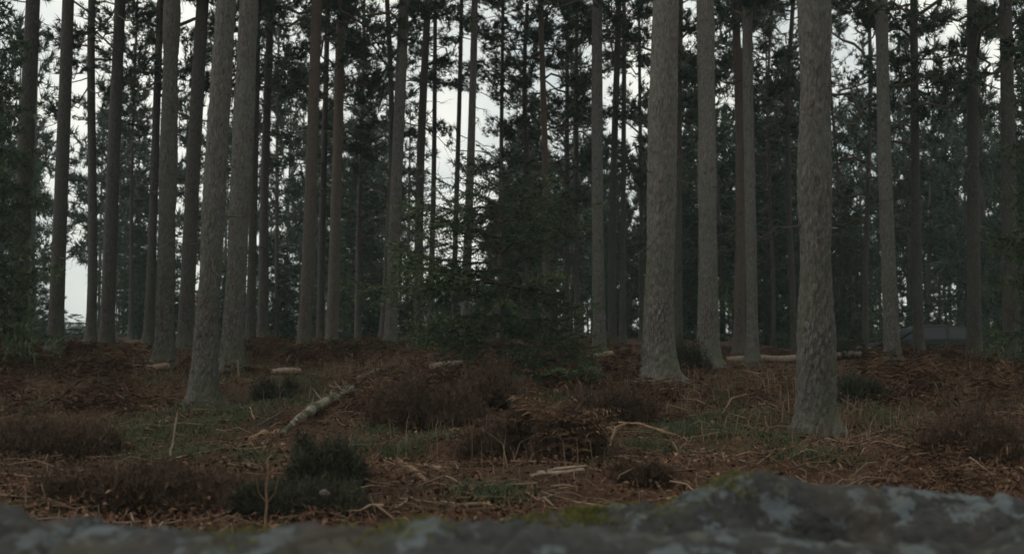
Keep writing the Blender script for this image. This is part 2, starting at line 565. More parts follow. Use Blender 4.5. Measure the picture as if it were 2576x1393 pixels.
PCROWN = []
for k, (ln_, rd, nl_) in enumerate([(9.0, 2.5, 30), (10.5, 2.3, 34), (8.0, 2.9, 28), (11.5, 2.6, 38)]):
    ml, mn = pine_crown(100 + k, ln_, rd, nl_)
    PCROWN.append((ln_, ml.mesh('crown_limbs', M['limb']), mn.mesh('crown_needles', M['needle'])))

# bare dead branches for the lower trunks
DEAD = []
for k in range(5):
    r = np.random.default_rng(300 + k)
    mb = MB()
    L = r.uniform(0.9, 1.9)
    d = np.array([1, 0, r.uniform(-0.35, 0.15)])
    P = curve_pts(np.zeros(3), d, L, 8, 0.22, 0.1, r, 0.35)
    tube(mb, P, np.linspace(0.019, 0.005, 8), 5, 0.3)
    for q in range(7):
        t = r.uniform(0.3, 0.95); k0 = int(t * 7)
        td = unit(d + r.normal(size=3) * 0.8)
        TP = curve_pts(P[k0], td, r.uniform(0.2, 0.55), 5, 0.25, 0.1, r, 0.5)
        tube(mb, TP, np.linspace(0.007, 0.003, 5), 3, 0.2)
    DEAD.append(mb.mesh('dead_branch', M['limb']))

def trunk_mesh(r, p_top, H, r0, r1, detail, mat, flare=0.8):
    """trunk from the origin; p_top = offset of the axis at height H"""
    if detail == 2:
        sides = 80
        hs = np.concatenate([np.arange(-0.25, 7.0, 0.03), np.linspace(7.05, H, 30)])
    elif detail == 1:
        sides = 30
        hs = np.concatenate([np.arange(-0.25, 1.0, 0.08), np.linspace(1.1, H, 60)])
    else:
        sides = 12
        hs = np.concatenate([[-0.25, 0, 0.15, 0.4], np.linspace(1, H, 24)])
    u = np.clip(hs / H, 0, 1)
    s1, s2 = r.normal(size=2) * 0.09 * (1 if detail else 2.0)
    ph = r.uniform(0, 6, 2)
    X = p_top[0] * u + s1 * np.sin(5 * u + ph[0]) * u ** 0.7 - s1 * math.sin(ph[0]) * u * 0
    Yv = p_top[1] * u + s2 * np.sin(4 * u + ph[1]) * u ** 0.7
    pts = np.stack([X, Yv, hs], -1)
    rad = r0 + (r1 - r0) * u ** 0.9
    sd_ = int(r.integers(1000))
    lob = r.uniform(0, 6.28, 3)
    def disp(V, th):
        h = np.maximum(V[..., 2], 0)
        fl = flare * r0 * (0.55 * np.exp(-h / 0.3) + 0.9 * np.exp(-h / 0.11) * np.clip(0.3 + 0.7 * np.cos(3 * th + lob[0])[None] + 0.5 * np.cos(5 * th + lob[1])[None], 0, 2))
        q = V.copy()
        if detail == 2:
            w = 0.05 * (vnoise(V * np.array([16, 16, 5.0]), sd_ + 9) - 0.5)
            q = q + w[..., None]
            d1, d2 = worley(q * np.array([25, 25, 7.5]), sd_)
            plate = np.clip((d2 - d1) / 0.28, 0, 1)
            e = 0.026 * plate * (0.45 + 0.55 * np.exp(-h / 2.2)) + 0.012 * (fbm(V * np.array([8, 8, 3.0]), sd_ + 2, 3) - 0.5)
            return fl + e - 0.008 + 0.05 * (vnoise(V * np.array([2.2, 2.2, 1.1]), sd_ + 5) - 0.5)
        return fl + (0.022 if detail else 0.012) * (fbm(V * np.array([9, 9, 2.2]), sd_ + 2, 3) - 0.5)
    mb = MB()
    tube(mb, pts, rad, sides, 0.5, cap=False, disp=disp)
    me = mb.mesh('trunk', mat, True)
    return me, pts, rad

def pine(px0, px1, wpx, Y, label, H=17.0, cb=8.0, detail=0, bark='bark', ndead=6, seed=0, cs=1.0, taper=0.55, dead_lo=2.0, group=None, name='pine_tree', proto=None, zoff=0.0):
    """px0 / px1: trunk axis at the base and at picture height 100; wpx: width in pixels low on the trunk"""
    r = np.random.default_rng(500 + seed)
    x0 = (px0 - CX) / F * Y
    z0 = tz(x0, Y) + zoff
    b = at(px0, HOR + (CZ - z0) / Y * F, Y)
    t = at(px1, 100, Y)
    root = empty(name, (b[0], Y, z0))
    slope = (t[0] - b[0]) / (t[2] - z0)
    r0 = wpx * 0.5 * Y / F
    me, pts, rad = trunk_mesh(r, (slope * H, r.normal() * 0.15), H, r0, r0 * (1 - taper), detail, M[bark])
    obj('trunk', me, root)
    def axis(h):
        return np.array([np.interp(h, pts[:, 2], pts[:, k]) for k in range(3)]), np.interp(h, pts[:, 2], rad)
    if cb is not None:
        ln_, lm, nm = PCROWN[int(r.integers(4)) if proto is None else proto]
        s = (H + 0.8 - cb) / ln_
        p, _ = axis(cb)
        rz = r.uniform(0, 6.28)
        tag(obj('limbs', lm, root, p, rz, (cs * 1.0, cs * 1.0, s)), kind='stuff')
        obj('crown', nm, root, p, rz, (cs * 1.0, cs * 1.0, s))
    for k in range(ndead):
        h = r.uniform(1.2, 6.5) if detail == 2 else r.uniform(dead_lo, max(dead_lo + 1, (cb or H) + 1.0))
        p, rr = axis(h)
        az = r.uniform(0, 6.28)
        o = obj('dead_branch', DEAD[int(r.integers(5))], root, p + np.array([math.cos(az), math.sin(az), 0]) * rr * 0.7, az, r.uniform(0.5, 1.15) * (0.5 if detail == 2 else 1.0))
    tag(root, label, 'tree', group)
    return root

# ------------------------------------------------------------------ near and middle pines (pixel column at base, at picture top, width, distance)
G1 = 'pines at the front of the wood'
G2 = 'pines standing farther back in the wood'
# front row
pine(2053, 2049, 86, 11.5, 'thickest pine trunk at right with its rooted foot nearest the camera', 19, 10.5, 2, seed=1, ndead=9, taper=0.42, dead_lo=3, group=G1)
pine(509, 562, 60, 15.5, 'leaning pine at left whose base stands nearest in the grass', 19, 10, 2, seed=2, ndead=9, taper=0.5, dead_lo=2.5, group=G1)
pine(1657, 1662, 75, 15.0, 'broad grey pine left of the slimmer pine at right of centre', 20, 11, 2, seed=3, ndead=9, taper=0.4, dead_lo=3, group=G1)
pine(582, 622, 54, 19.0, 'pale straight pine just right of the leaning front pine', 20, 10.5, 2, seed=4, ndead=9, taper=0.5, dead_lo=3, group=G1)
pine(1781, 1783, 50, 20.5, 'grey pine standing right of the broad pine, dark shrub at its foot', 20, 11, 2, seed=5, ndead=9, taper=0.4, dead_lo=3, group=G1)
pine(413, 431, 46, 20.0, 'sturdy dull pine left of the leaning front pine', 19, 9.5, 2, seed=6, ndead=9, taper=0.4, dead_lo=3, group=G1)
pine(1893, 1890, 30, 23.5, 'slim grey pine rising in front of the long pale log', 18, 7.2, 1, seed=7, ndead=4, taper=0.35, dead_lo=3, group=G1)
pine(2246, 2224, 38, 22.0, 'pine at far right in front of the parked car', 18, 7.2, 1, seed=8, ndead=5, taper=0.45, dead_lo=3, group=G1)
pine(1508, 1505, 31, 25.0, 'straight slim pine between the green spruce and the broad pine', 19, 7.2, 1, seed=9, ndead=4, taper=0.3, dead_lo=3, group=G1)
pine(982, 1008, 32, 25.0, 'pale slim pine at the left edge of the green spruce', 19, 7.2, 1, seed=10, ndead=5, taper=0.4, dead_lo=3, group=G1)
pine(764, 798, 32, 24.0, 'slim leaning pine with reddish upper trunk left of centre', 18, 7.2, 1, 'bark_red', seed=11, ndead=5, taper=0.4, dead_lo=3, group=G1)
# second rank
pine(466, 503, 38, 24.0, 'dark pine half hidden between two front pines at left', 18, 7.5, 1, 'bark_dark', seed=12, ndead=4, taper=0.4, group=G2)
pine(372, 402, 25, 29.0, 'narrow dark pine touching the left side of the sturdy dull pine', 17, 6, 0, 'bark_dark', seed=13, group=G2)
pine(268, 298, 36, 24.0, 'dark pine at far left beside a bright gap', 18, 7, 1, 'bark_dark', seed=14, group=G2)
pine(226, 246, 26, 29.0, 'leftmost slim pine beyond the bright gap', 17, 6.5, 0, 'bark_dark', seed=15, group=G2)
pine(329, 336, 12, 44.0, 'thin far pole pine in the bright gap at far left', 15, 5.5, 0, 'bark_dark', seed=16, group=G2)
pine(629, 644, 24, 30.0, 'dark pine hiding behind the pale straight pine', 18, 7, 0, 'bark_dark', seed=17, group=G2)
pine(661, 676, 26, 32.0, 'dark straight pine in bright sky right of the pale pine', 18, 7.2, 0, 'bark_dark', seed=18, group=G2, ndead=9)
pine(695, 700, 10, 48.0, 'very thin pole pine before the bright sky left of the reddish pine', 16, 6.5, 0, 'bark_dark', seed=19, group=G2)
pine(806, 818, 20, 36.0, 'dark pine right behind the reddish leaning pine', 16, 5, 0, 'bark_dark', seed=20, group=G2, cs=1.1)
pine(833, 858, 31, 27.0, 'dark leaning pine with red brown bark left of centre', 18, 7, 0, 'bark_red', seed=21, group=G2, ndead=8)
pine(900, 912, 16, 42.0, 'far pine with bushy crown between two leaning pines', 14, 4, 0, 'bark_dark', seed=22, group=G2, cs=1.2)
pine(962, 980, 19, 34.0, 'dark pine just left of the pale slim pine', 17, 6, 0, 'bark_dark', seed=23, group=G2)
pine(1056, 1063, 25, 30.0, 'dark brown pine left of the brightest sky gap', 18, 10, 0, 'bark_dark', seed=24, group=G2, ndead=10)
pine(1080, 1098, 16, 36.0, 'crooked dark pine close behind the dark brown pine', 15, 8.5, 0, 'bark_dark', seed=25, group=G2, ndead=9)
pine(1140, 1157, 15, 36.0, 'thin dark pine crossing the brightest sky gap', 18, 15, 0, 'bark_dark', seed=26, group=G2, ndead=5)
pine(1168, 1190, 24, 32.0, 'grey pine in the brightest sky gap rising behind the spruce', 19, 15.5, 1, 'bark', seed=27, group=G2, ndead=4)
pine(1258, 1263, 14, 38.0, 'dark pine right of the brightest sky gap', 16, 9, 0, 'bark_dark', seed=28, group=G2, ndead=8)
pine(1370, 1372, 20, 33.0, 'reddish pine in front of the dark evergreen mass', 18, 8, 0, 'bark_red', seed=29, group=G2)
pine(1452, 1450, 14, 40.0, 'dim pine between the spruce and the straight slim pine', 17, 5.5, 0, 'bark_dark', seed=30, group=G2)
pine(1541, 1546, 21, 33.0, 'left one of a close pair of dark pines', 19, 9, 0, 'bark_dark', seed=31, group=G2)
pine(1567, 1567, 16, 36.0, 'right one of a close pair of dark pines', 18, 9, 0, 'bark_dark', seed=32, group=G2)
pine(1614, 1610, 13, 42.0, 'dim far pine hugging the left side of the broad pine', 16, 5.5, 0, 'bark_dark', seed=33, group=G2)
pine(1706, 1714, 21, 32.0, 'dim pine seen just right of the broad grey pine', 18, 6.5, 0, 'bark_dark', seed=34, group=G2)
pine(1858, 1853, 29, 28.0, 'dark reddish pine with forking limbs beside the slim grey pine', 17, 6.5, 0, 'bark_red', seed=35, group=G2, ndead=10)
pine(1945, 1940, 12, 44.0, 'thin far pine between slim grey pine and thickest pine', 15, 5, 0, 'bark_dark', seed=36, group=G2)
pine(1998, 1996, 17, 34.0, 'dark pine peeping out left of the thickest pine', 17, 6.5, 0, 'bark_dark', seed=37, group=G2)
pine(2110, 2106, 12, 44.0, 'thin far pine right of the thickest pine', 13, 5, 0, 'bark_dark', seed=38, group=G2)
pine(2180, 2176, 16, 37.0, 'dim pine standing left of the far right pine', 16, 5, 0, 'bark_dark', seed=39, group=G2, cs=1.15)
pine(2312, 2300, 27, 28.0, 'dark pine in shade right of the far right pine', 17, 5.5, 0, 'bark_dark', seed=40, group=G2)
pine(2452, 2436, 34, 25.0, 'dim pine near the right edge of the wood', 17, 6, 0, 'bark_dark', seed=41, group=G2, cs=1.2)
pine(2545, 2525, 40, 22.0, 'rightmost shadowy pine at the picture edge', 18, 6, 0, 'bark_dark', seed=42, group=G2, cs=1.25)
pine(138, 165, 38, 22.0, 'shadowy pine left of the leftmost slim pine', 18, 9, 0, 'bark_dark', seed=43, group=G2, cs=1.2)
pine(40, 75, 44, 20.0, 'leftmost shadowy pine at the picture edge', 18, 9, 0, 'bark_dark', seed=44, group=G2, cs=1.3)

# ------------------------------------------------------------------ dark spruces behind
SP = []
for k in range(2):
    SP.append(spruce_crown(700 + k, 9.0, 2.3, 26, 7, 7.0, 0.17, 0.035, 0.08))
SPM = [(a.mesh('spruce_limbs', M['limb']), b.mesh('spruce_needles', M['spruce'])) for a, b in SP]
def spruce(px, Y, H, label, k=0, wide=1.0, seed=0):
    x = (px - CX) / F * Y
    z = tz(x, Y)
    root = empty('spruce_tree', (x, Y, z))
    mb = MB()
    tube(mb, np.stack([np.zeros(12), np.zeros(12), np.linspace(-0.2, H * 1.0, 12)], -1), np.linspace(0.013 * H, 0.004, 12), 10, 0.3)
    obj('trunk', mb.mesh('trunk', M['bark_dark'], True), root)
    s = H / 9.0
    rz = seed * 1.7
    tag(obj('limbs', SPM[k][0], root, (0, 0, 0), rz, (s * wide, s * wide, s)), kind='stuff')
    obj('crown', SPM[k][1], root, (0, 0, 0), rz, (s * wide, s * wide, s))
    tag(root, label, 'tree', 'dark evergreens behind the pines')
pine(1325, 1330, 20, 37.0, 'bushy dark pine filling the middle behind the young spruce', 11.5, 3.2, 0, 'bark_dark', seed=51, group=G2, cs=1.1, proto=0)
pine(1425, 1428, 18, 41.0, 'bushy dark pine right of the reddish pine', 12.0, 3.0, 0, 'bark_dark', seed=52, group=G2, cs=1.15, proto=2)
spruce(1255, 44, 5.5, 'low dark evergreen below the brightest sky gap', 1, 1.0, 3)
spruce(1930, 46, 9.5, 'dark evergreen behind the slim grey pine at right', 0, 0.95, 4)
spruce(2140, 44, 7.0, 'dark evergreen right behind the thickest pine', 1, 0.9, 5)
spruce(2600, 30, 9.5, 'shadowy evergreen at the right edge behind the bracken', 0, 0.6, 6)
spruce(2680, 19, 9.0, 'nearest shadowy evergreen at the right picture edge', 1, 0.6, 7)
spruce(-70, 18, 9.5, 'shadowy evergreen at the left picture edge', 0, 0.55, 8)
spruce(350, 46, 6.5, 'small dark evergreen in the gap at far left', 0, 0.9, 9)
spruce(905, 46, 8.0, 'dark evergreen between the leaning pines left of centre', 1, 0.85, 10)
spruce(715, 50, 4.2, 'low dark evergreen seen left of the reddish leaning pine', 0, 1.1, 11)
spruce(1720, 52, 9.5, 'dark evergreen seen between the broad pine and its neighbour', 1, 0.9, 12)

# young spruce in the middle
ml, mn = spruce_crown(741, 3.35, 1.6, 13, 5, 24.0, 0.065, 0.014, 0.12, 0.9, 0.45, 0.4)
gp = ground(1262, 930)
gp = np.array([(1262 - CX) / F * 16.0, 16.0, 0]); gp[2] = tz(gp[0], gp[1])
root = empty('young_spruce', gp)
mb = MB()
tube(mb, np.stack([0.02 * np.sin(np.linspace(0, 4, 14)), np.zeros(14), np.linspace(-0.1, 3.6, 14)], -1), np.linspace(0.045, 0.004, 14), 10, 0.3)
obj('trunk', mb.mesh('trunk', M['bark_dark'], True), root)
tag(obj('boughs', ml.mesh('boughs', M['limb']), root), kind='stuff')
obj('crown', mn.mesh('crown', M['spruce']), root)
tag(root, 'young feathery green spruce with spreading boughs in the middle', 'tree')
# low spruce shrub right of it
ml, mn = spruce_crown(742, 1.25, 0.95, 10, 6, 26.0, 0.055, 0.011, 0.03, 0.8)
gp = np.array([(1400 - CX) / F * 15.2, 15.2, 0]); gp[2] = tz(gp[0], gp[1])
root = empty('spruce_sapling', gp)
mb = MB()
tube(mb, np.stack([np.zeros(8), np.zeros(8), np.linspace(-0.1, 1.25, 8)], -1), np.linspace(0.02, 0.003, 8), 8, 0.3)
obj('trunk', mb.mesh('trunk', M['bark_dark'], True), root)
tag(obj('boughs', ml.mesh('boughs', M['limb']), root), kind='stuff')
obj('crown', mn.mesh('crown', M['spruce']), root)
tag(root, 'low bushy spruce sapling at the right foot of the young spruce', 'tree')

# ------------------------------------------------------------------ far wood that reads as one mass
FAR = []
for k in range(4):
    a, b = pine_crown(900 + k, 9.0, 2.6, 26, 5, 0.55, 0.085, 6, 3)
    FAR.append((a.arrays(), b.arrays()))
def far_wood():
    r = np.random.default_rng(77)
    mt, mn_ = MB(), MB()
    n = 0
    while n < 210:
        Y = r.uniform(52, 125)
        px = r.uniform(-150, 2720)
        # thinner wood around the bright gaps
        dens = 1.0
        for c, w, k in ((1150, 120, 0.04), (700, 70, 0.3), (190, 70, 0.1), (480, 120, 0.6), (1610, 40, 0.2), (2110, 40, 0.2)):
            if abs(px - c) < w: dens = min(dens, k)
        if r.uniform() > dens: continue
        n += 1
        x = (px - CX) / F * Y
        z = tz(x, Y)
        H = r.uniform(11, 18)
        cb = r.uniform(1.0, 6) if px > 1250 else r.uniform(2, 6)
        P = np.stack([x + r.normal() * 0.3 * np.linspace(0, 1, 6), np.full(6, Y), z + np.linspace(-0.3, H, 6)], -1)
        tube(mt, P, np.linspace(r.uniform(0.09, 0.16), 0.03, 6), 6, r.uniform(0, 1), cap=False)
        V, T, Q_, A = FAR[int(r.integers(4))][1]
        a = r.uniform(0, 6.28); c, s = math.cos(a), math.sin(a)
        sz = (H + 0.5 - cb) / 9.0; sx = r.uniform(0.8, 1.25)
        W = np.stack([(V[:, 0] * c - V[:, 1] * s) * sx + x, (V[:, 0] * s + V[:, 1] * c) * sx + Y, V[:, 2] * sz + cb + z], -1)
        mn_.add(W, T, A)
    for k in range(450):
        Y = r.uniform(46, 95)
        px = r.uniform(-150, 2720)
        low = abs(px - 200) < 80
        x = (px - CX) / F * Y
        V, T, Q_, A = FAR[int(r.integers(4))][1]
        hh = r.uniform(1.0, 5.0) if px < 1250 else r.uniform(1.5, 9.0)
        if 2150 < px < 2500: hh *= 0.4
        if low: hh = r.uniform(0.5, 1.3)
        sx = r.uniform(0.3, 0.6)
        mn_.add(np.stack([V[:, 0] * sx + x, V[:, 1] * sx + Y, V[:, 2] * hh / 9.0 + tz(x, Y)], -1), T, A)
    root = empty('far_wood', (0, 60, 0))
    o = obj('trunks', mt.mesh('far_trunks', M['bark_dark'], True), root, (0, -60, 0)); tag(o, kind='stuff')
    o = obj('foliage', mn_.mesh('far_foliage', M['needle']), root, (0, -60, 0)); tag(o, kind='stuff')
    tag(root, 'distant dark wood of pines closing off the view', 'wood', kind='stuff')
far_wood()

# ------------------------------------------------------------------ understorey
def density_pts(n, r, x_rng, y_rng, power=1.4):
    """points spread roughly evenly over the picture of the ground"""
    u = r.uniform(0, 1, n)
    y = y_rng[0] + (y_rng[1] - y_rng[0]) * u ** power
    x = r.uniform(-0.53, 0.53, n) * (y + 2)
    return x, y

def litter():
    r = np.random.default_rng(21)
    n = 120000
    x, y = density_pts(n, r, None, (4.5, 26), 1.5)
    z = terrain(x, y) + 0.02 + r.exponential(0.02, n)
    C = np.stack([x, y, z], -1)
    a = r.uniform(0, 6.28, n)
    d = np.stack([np.cos(a), np.sin(a), r.normal(size=n) * 0.35], -1); d = unit(d)
    s = unit(np.cross(d, np.stack([r.normal(size=n) * 0.4, r.normal(size=n) * 0.4, np.ones(n)], -1)))
    leaf = r.uniform(size=n) < 0.45
    L = np.where(leaf, r.uniform(0.025, 0.06, n), r.uniform(0.06, 0.16, n))
    Wd = np.where(leaf, L * r.uniform(0.4, 0.7, n), 0.006)
    up = np.stack([np.zeros(n), np.zeros(n), r.uniform(0.0, 0.35, n) * L], -1)
    v0 = C - d * (L / 2)[:, None]; v2 = C + d * (L / 2)[:, None]
    v1 = C + s * (Wd / 2)[:, None] + up; v3 = C - s * (Wd / 2)[:, None] + up
    V = np.stack([v0, v1, v2, v3], 1).reshape(-1, 3)
    mb = MB()
    patch = fbm(np.stack([x, y, 0 * x], -1) * 0.8, 41, 3)
    t = np.clip(r.beta(2, 2.6, n) + (patch - 0.5) * 0.9, 0, 1)
    mb.add(V, np.arange(4 * n).reshape(-1, 4), np.repeat(t, 4))
    tag(obj('leaf_litter', mb.mesh('leaf_litter', M['litter'])), 'brown fallen leaves and needles strewn over the forest floor', 'leaf litter', kind='stuff')
litter()

def frond_block(base, az, L, arch, r, pairs=16):
    """one dead bracken frond: arching rachis with drooping pinnae -> verts, tris"""
    n = pairs + 2
    t = np.linspace(0, 1, n)
    hd = np.array([math.cos(az), math.sin(az), 0])
    el = arch
    ang = el - (el + 0.5) * t ** 1.3
    st = L / n
    P = base + np.cumsum(np.stack([np.cos(ang) * hd[0], np.cos(ang) * hd[1], np.sin(ang)], -1) * st, 0)
    P += np.cumsum(r.normal(size=(n, 3)) * 0.02 * L, 0)
    side = np.array([-hd[1], hd[0], 0])
    V, T = [], []
    w = 0.004
    for k in range(n - 1):
        b = len(V)
        V += [P[k] - side * w, P[k] + side * w, P[k + 1]]
        T.append((b, b + 1, b + 2))
    for k in range(2, n):
        f = math.sin(math.pi * min(1, (k - 1) / (n - 1)) ** 0.6) * 0.36 * L
        tg = unit(P[k] - P[k - 1])
        for sg in (-1, 1):
            l = f * r.uniform(0.35, 1.0)
            d = unit(side * sg + tg * r.uniform(0, 0.6) + np.array([0, 0, r.uniform(-1.3, 0.4)]))
            tip = P[k] + d * l
            mid = P[k] + d * l * 0.5 + np.array([0, 0, 0.1 * l])
            wv = tg * (0.085 * l * r.uniform(0.5, 1))
            b = len(V)
            V += [P[k], mid + wv, tip, mid - wv]
            T += [(b, b + 1, b + 2), (b, b + 2, b + 3)]
    return np.array(V), np.array(T)

def bracken():
    r = np.random.default_rng(31)
    protos = [frond_block(np.zeros(3), 0.0, 1.0, r.uniform(0.5, 1.25), r) for _ in range(14)]
    mb = MB()
    def put(x, y, n, hmin, hmax):
        z = tz(x, y)
        px = x / y * F + CX
        short = 1780 < px < 2190 and 15 < y < 24.3
        if short and r.uniform() < 0.6: return
        for _ in range(n):
            V, T = protos[int(r.integers(14))]
            L = r.uniform(hmin, hmax) * (0.5 if short else 1)
            a = r.uniform(0, 6.28); c, s = math.cos(a), math.sin(a)
            bx, by = x + r.normal() * 0.12, y + r.normal() * 0.12
            W = np.stack([(V[:, 0] * c - V[:, 1] * s) * L + bx, (V[:, 0] * s + V[:, 1] * c) * L + by, V[:, 2] * L * r.uniform(0.55, 1.1) + z - 0.02], -1)
            mb.add(W, T, np.clip(r.beta(2, 2.4) + r.normal(size=len(W)) * 0.05, 0, 1))
    # clumps: (pixel column range, depth range, number, frond length range)
    for lo, hi, y0, y1, n, a, b in (
        (0, 2576, 18, 34, 560, 0.35, 0.75),
        (580, 1000, 20, 30, 110, 0.5, 0.9),
        (1300, 1660, 13.5, 20, 70, 0.35, 0.7),
        (1560, 2100, 12.5, 20, 90, 0.22, 0.5),
        (2090, 2576, 13, 26, 150, 0.4, 0.8),
        (-40, 380, 13.5, 26, 120, 0.4, 0.8),
        (880, 1250, 12.5, 17, 70, 0.35, 0.7),
        (2240, 2600, 6.5, 11, 40, 0.3, 0.55)):
        for _ in range(n):
            px = r.uniform(lo, hi); y = r.uniform(y0, y1)
            put((px - CX) / F * y, y, int(r.integers(3, 6)), a, b)
    for px, Y, rr in ((2053, 11.5, 0.3), (509, 15.5, 0.28), (1657, 15.0, 0.32), (582, 19.0, 0.28), (1781, 20.5, 0.3), (413, 20.0, 0.25), (2246, 22.0, 0.2), (1508, 25.0, 0.2)):
        for _ in range(9):
            a = r.uniform(0, 6.28); d = rr * r.uniform(0.9, 1.8)
            put((px - CX) / F * Y + math.cos(a) * d, Y + math.sin(a) * d, 2, 0.15, 0.34)
    for _ in range(60):
        px = r.uniform(2150, 2480); y = r.uniform(26, 33)
        put((px - CX) / F * y, y, 4, 0.5, 0.95)
    # pale crisp bracken spilling over the front heather bush
    for px, py, n in ((1400, 1035, 11), (1450, 1045, 12), (1475, 1070, 11), (1380, 1025, 8), (1430, 1065, 10), (1340, 1020, 6), (1490, 1105, 7), (1440, 1090, 6)):
        p = at(px, py - 8, 9.0)
        for _ in range(n):
            V, T = protos[int(r.integers(14))]
            L = r.uniform(0.25, 0.46)
            a = r.uniform(0, 6.28); c, s = math.cos(a), math.sin(a)
            W = np.stack([(V[:, 0] * c - V[:, 1] * s) * L, (V[:, 0] * s + V[:, 1] * c) * L, V[:, 2] * L * 0.5 - 0.12], -1) + p + r.normal(size=3) * 0.06
            mb.add(W, T, r.uniform(0.8, 1.0))
    tag(obj('dead_bracken', mb.mesh('dead_bracken', M['bracken'])), 'brown dead bracken fronds covering the floor between the pines', 'bracken', kind='stuff')
bracken()

def blades(name, label, cat, patches, mat, seed, h, w):
    r = np.random.default_rng(seed)
    mb = MB()
    for px, py, rx, ry, n in patches:
        g = ground(px, py)
        sx = rx / F * g[1]
        sy = sx * ry
        x = g[0] + r.normal(size=n) * sx * 0.5
        y = np.maximum(g[1] + r.normal(size=n) * sy * 0.5, 3.6)
        b = np.stack([x, y, terrain(x, y) - 0.01], -1)
        a = r.uniform(0, 6.28, n)
        side = np.stack([np.cos(a), np.sin(a), np.zeros(n)], -1)
        L = h * r.uniform(0.4, 1.2, n)
        lean = np.stack([r.normal(size=n), r.normal(size=n), np.zeros(n)], -1) * 0.45
        m = b + (np.array([0, 0, 1]) + lean * 0.35) * (L * 0.55)[:, None]
        t = b + (np.array([0, 0, 1]) * 0.88 + lean) * L[:, None]
        V = np.stack([b - side * w, b + side * w, m + side * w * 0.7, m - side * w * 0.7, t], 1).reshape(-1, 3)
        k = np.arange(n)[:, None] * 5
        mb.add(V, np.concatenate([k + [0, 1, 2], k + [0, 2, 3], k + [3, 2, 4]], 0).reshape(-1, 3), np.repeat(r.beta(2, 2.5, n), 5))
    tag(obj(name, mb.mesh(name, mat)), label, cat, kind='stuff')
blades('woodland_grass', 'dark green grass and bilberry growing in patches on the floor', 'grass', [
    (420, 1075, 230, 3.0, 7000), (560, 1045, 120, 3.0, 2500), (250, 1120, 150, 2.5, 4000), (440, 1160, 160, 1.6, 3500), (200, 1010, 120, 4, 2500),
    (720, 1010, 110, 3, 1600), (760, 960, 130, 4, 1500), (960, 1090, 50, 2, 700), (1090, 1110, 70, 1.6, 900), (1500, 1172, 40, 1.0, 300),
    (1790, 1075, 130, 2.2, 2600), (1700, 1090, 80, 2, 1300), (1880, 1040, 100, 3, 1300), (1450, 1000, 110, 3, 1600), (2200, 1050, 120, 3, 1800),
    (1640, 930, 160, 5, 1500), (480, 930, 160, 5, 1600), (700, 905, 200, 6, 1600), (1940, 960, 200, 4, 1500), (1240, 1255, 100, 0.8, 700), (2380, 1110, 140, 2, 1500),
    (1100, 1030, 200, 4, 1200), (880, 1130, 60, 1.5, 700), (1010, 1140, 60, 1.4, 600), (1640, 1135, 70, 1.2, 500), (1960, 1110, 80, 1.6, 700), (1230, 1235, 120, 0.8, 500),
    (640, 1180, 90, 1.5, 900), (560, 960, 120, 4, 900), (1330, 930, 200, 5, 1200), (2050, 1150, 120, 1.4, 900)],
    M['grass'], 51, 0.11, 0.004)
blades('dead_stems', 'thin pale dead grass stems standing among the bracken', 'dead grass', [
    (960, 930, 120, 5, 420), (1000, 960, 80, 4, 300), (1640, 960, 120, 4, 220), (1850, 1000, 240, 3, 320), (600, 930, 120, 4, 250), (1250, 1190, 260, 1.4, 60),
    (2150, 1090, 160, 2, 140), (820, 930, 160, 4, 250), (1100, 1120, 240, 1.6, 60), (2300, 960, 200, 4, 400), (300, 940, 200, 4, 350), (1480, 930, 120, 4, 200)],
    M['stem'], 52, 0.36, 0.0035)

# brash: small twigs lying about
def brash():
    r = np.random.default_rng(61)
    mb = MB()
    for k in range(1800):
        y = 5.5 + 18 * r.uniform() ** 1.3
        x = r.uniform(-0.5, 0.52) * (y + 1)
        L = r.uniform(0.15, 0.7)
        a = r.uniform(0, 6.28)
        n = 4
        P = np.stack([x + math.cos(a) * L * np.linspace(0, 1, n), y + math.sin(a) * L * np.linspace(0, 1, n), np.zeros(n)], -1)
        P += r.normal(size=(n, 3)) * 0.02
        P[:, 2] = terrain(P[:, 0], P[:, 1]) + 0.025 + np.abs(r.normal(size=n)) * 0.03
        tube(mb, P, np.linspace(r.uniform(0.004, 0.009), 0.003, n), 4, r.uniform(0.0, 1) ** 2.2, cap=False)
    tag(obj('brash', mb.mesh('brash', M['stem'])), 'small broken twigs scattered over the forest floor', 'twigs', kind='stuff')
brash()

